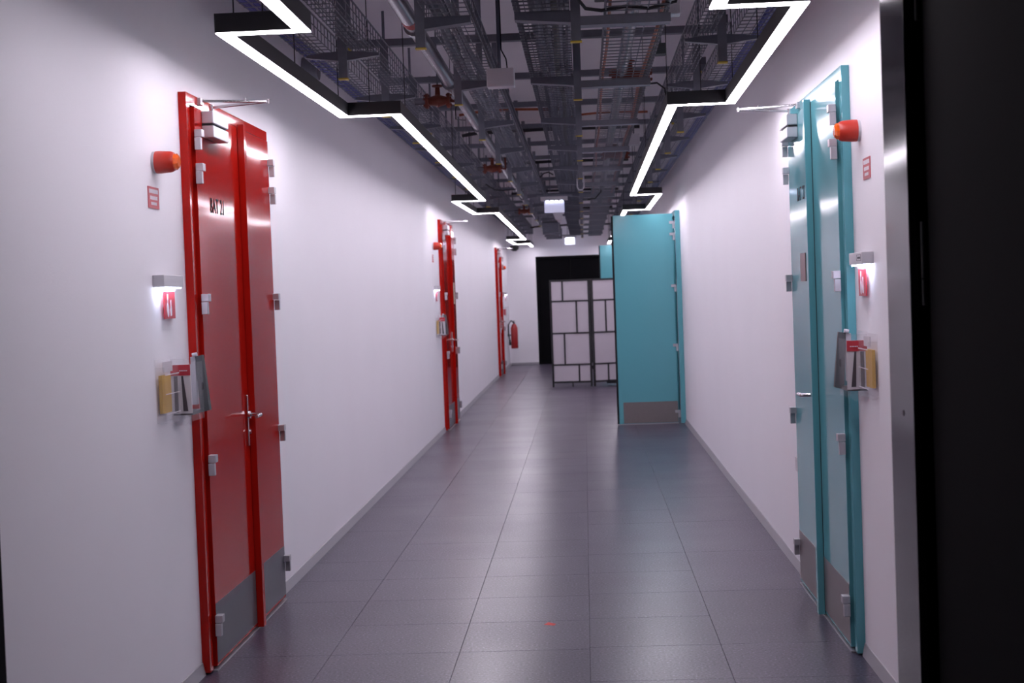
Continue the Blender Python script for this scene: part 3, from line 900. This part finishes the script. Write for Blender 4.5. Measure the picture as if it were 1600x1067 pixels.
valve(-0.90, 9.55, 2.935 - .03, 'rust red valve under the zinc pipe, between the nearest two pipe posts')
valve(-0.87, 14.75, 2.93 - .03, 'rust red valve under the zinc pipe, second along', 0.2)
valve(-0.87, 22.6, 2.90, 'rust red valve under the zinc pipe, farthest', 0.2)
valve(0.36, 9.95, 3.07, 'rust red flanged valve above the orange edged tray', 0.30, False)
valve(0.36, 14.9, 3.0, 'dark red valve farther along above the orange edged tray', 0.30, False)

# hanging access point box
t = empty('white_box', (-0.41, 8.05, 2.84), 'white plastic box hung from a conduit under the ceiling trays', 'box')
box(-0.487, -0.337, 8.02, 8.12, 2.765, 2.865).build('casing', 'white', t, 0.006)
MB().tube([(-0.418, 8.07, 2.865), (-0.418, 8.07, ZC)], 0.010, 8).build('conduit', 'gcable', t, smooth=True)
MB().tube([(-0.375, 8.07, 2.866), (-0.38, 8.07, 2.92), (-0.405, 8.07, 2.97), (-0.407, 8.07, 3.3)], 0.004, 6).build('lead', 'bcable', t)

# wall pipe stubs with red caps
for side, s, y, z in (('left', 1, 9.45, 3.13), ('right', -1, 9.0, 3.10)):
    X = W(s)
    t = empty('wall_pipe_stub', (X(0), y, z), 'grey pipe stub with red cap high on the %s wall' % side, 'pipe')
    MB().tube([(X(0), y, z), (X(0.10), y, z)], 0.075, 18).build('sleeve', 'galv', t, smooth=True)
    MB().tube([(X(0.10), y, z), (X(0.12), y, z), (X(0.125), y, z), (X(0.14), y, z)], [0.012, 0.012, 0.032, 0.032], 10).build('red_cap', 'redband', t)

# slack cables and small cross pipes
def loose(name, pts, r, m, label, cat):
    o = MB().tube(pts, r, 8).build(name, m, None, smooth=True)
    return tag(o, label, cat)


loose('slack_cable', [(0.0, 6.55, 3.3), (0.0, 6.55, 3.0), (0.015, 6.55, 2.93), (0.05, 6.6, 2.893), (0.12, 6.62, 2.885), (0.24, 6.62, 2.90), (0.33, 6.62, 2.885), (0.45, 6.62, 2.91), (0.5, 6.62, 3.1)], 0.008, 'bcable',
      'black cable draped over the nearest right hand arm', 'cable')
loose('slack_cable', [(0.43, 9.3, 2.92), (0.50, 9.3, 2.925), (0.545, 9.25, 2.88), (0.55, 9.2, 2.80)], 0.006, 'bcable', 'black lead dropping to the right zigzag light corner', 'cable')
loose('slack_cable', [(-0.74, 9.9, 3.25), (-0.80, 9.7, 2.86), (-0.80, 9.7, 2.80), (-0.78, 10.2, 2.85)], 0.004, 'bcable', 'thin black lead hanging by the second pipe post', 'cable')
loose('slack_cable', [(-0.42, 15.6, 2.86), (-0.38, 15.6, 2.90), (-0.33, 15.6, 2.91), (-0.28, 15.6, 2.88)], 0.008, 'bcable', 'short arched black cable left of the centre tray', 'cable')
loose('slack_cable', [(-1.1, 17.2, 2.93), (-1.0, 17.2, 2.86), (-0.9, 17.2, 2.85), (-0.75, 17.2, 2.86)], 0.009, 'bcable', 'sagging black cable left of the fifth pipe post', 'cable')
loose('slack_cable', [(0.25, 18.2, 3.0), (0.25, 18.2, 2.86), (0.18, 18.2, 2.78), (0.08, 18.2, 2.77)], 0.009, 'bcable', 'black cable hooked down right of the centre posts', 'cable')
for i, (y, z, m, r, x0, x1) in enumerate([(13.1, 3.26, 'orange', 0.012, -1.05, -0.12), (13.25, 3.22, 'orange', 0.010, -0.1, 0.62), (14.6, 3.24, 'black', 0.018, -1.15, 0.6),
                                          (18.3, 3.25, 'black', 0.02, -1.1, 0.6), (23.5, 3.25, 'black', 0.02, -1.1, 0.6), (28.5, 3.25, 'black', 0.022, -1.3, 0.6), (31.5, 3.06, 'black', 0.02, -1.1, 0.6)]):
    loose('cross_conduit', [(x0, y, z - 0.02), (x0 + 0.15, y, z), ((x0 + x1) / 2, y, z + 0.012), (x1 - 0.1, y, z), (x1, y, z)], r, m,
          '%s conduit crossing over the trays, %s along the corridor' % ('orange' if m == 'orange' else 'black', nth(i)), 'conduit')

# cable drop loops under the centre posts
for i, (y, z0, z1) in enumerate([(16.6, 2.78, 2.95), (25.0, 2.76, 2.95)]):
    mb = MB().tube([(-0.035, y, z1), (-0.035, y, z0 + 0.03), (-0.02, y, z0), (0.02, y, z0), (0.04, y, z0 + 0.03), (0.04, y, z1)], 0.008, 8)
    o = mb.build('cable_loop', 'white', None, smooth=True)
    tag(o, 'white cable loop hanging under the centre posts, the %s one' % ('nearer', 'farther')[i], 'cable')

# junction boxes beside the orange edged tray
for i, (x, y, z, hw, m) in enumerate([(0.47, 7.15, 2.98, 0.035, 'white'), (0.47, 8.3, 2.97, 0.030, 'grey'), (0.13, 6.9, 3.02, 0.035, 'grey'), (0.475, 6.3, 3.05, 0.05, 'grey'), (0.48, 13.0, 2.95, 0.05, 'white')]):
    t = empty('junction_box', (x, y, z), '%s junction box by the orange edged tray, %s' % ({'white': 'white', 'grey': 'grey'}[m],
              ['beside the nearest centre post arm', 'just beyond the nearest post arm', 'at the left edge of the tray', 'closest to the camera', 'farthest along'][i]), 'junction box')
    box(x - hw, x + hw, y - 0.05, y + 0.05, z - hw, z + hw).build('lid', m, t, 0.004)
    MB().tube([(x, y, z + hw), (x, y, ZC)], 0.008, 6).build('conduit', 'galv', t)

# far ducts under the ceiling
t = empty('ventilation_duct', (-0.54, 26.5, 2.69), 'dark square duct dropping under the far trays left of the second exit sign', 'duct')
box(-0.68, -0.40, 25.5, 29.0, 2.69, 2.86).build('duct_run', 'galv_dark', t, 0.01)
for y in (26.2, 27.4, 28.6): box(-0.695, -0.385, y, y + 0.04, 2.675, 2.875).build('duct_flange', 'galv', t)
t = empty('white_duct', (-0.36, 22.0, 2.8), 'slim white duct beyond the hanging exit sign', 'duct')
box(-0.43, -0.31, 20.6, 24.5, 2.84, 2.93).build('duct_run', 'white', t, 0.004)
box(-0.46, -0.30, 20.55, 20.75, 2.82, 2.95).build('end_box', 'white', t, 0.004)

# red tape mark on the floor
o = MB().prism([(-0.255, 7.26, 0.0002), (-0.205, 7.235, 0.0002), (-0.195, 7.27, 0.0002), (-0.235, 7.31, 0.0002)], None, (0, 0, 0.0006)).build('tape_mark', 'mark')
tag(o, 'small scrap of red tape stuck on the floor tiles', 'tape')
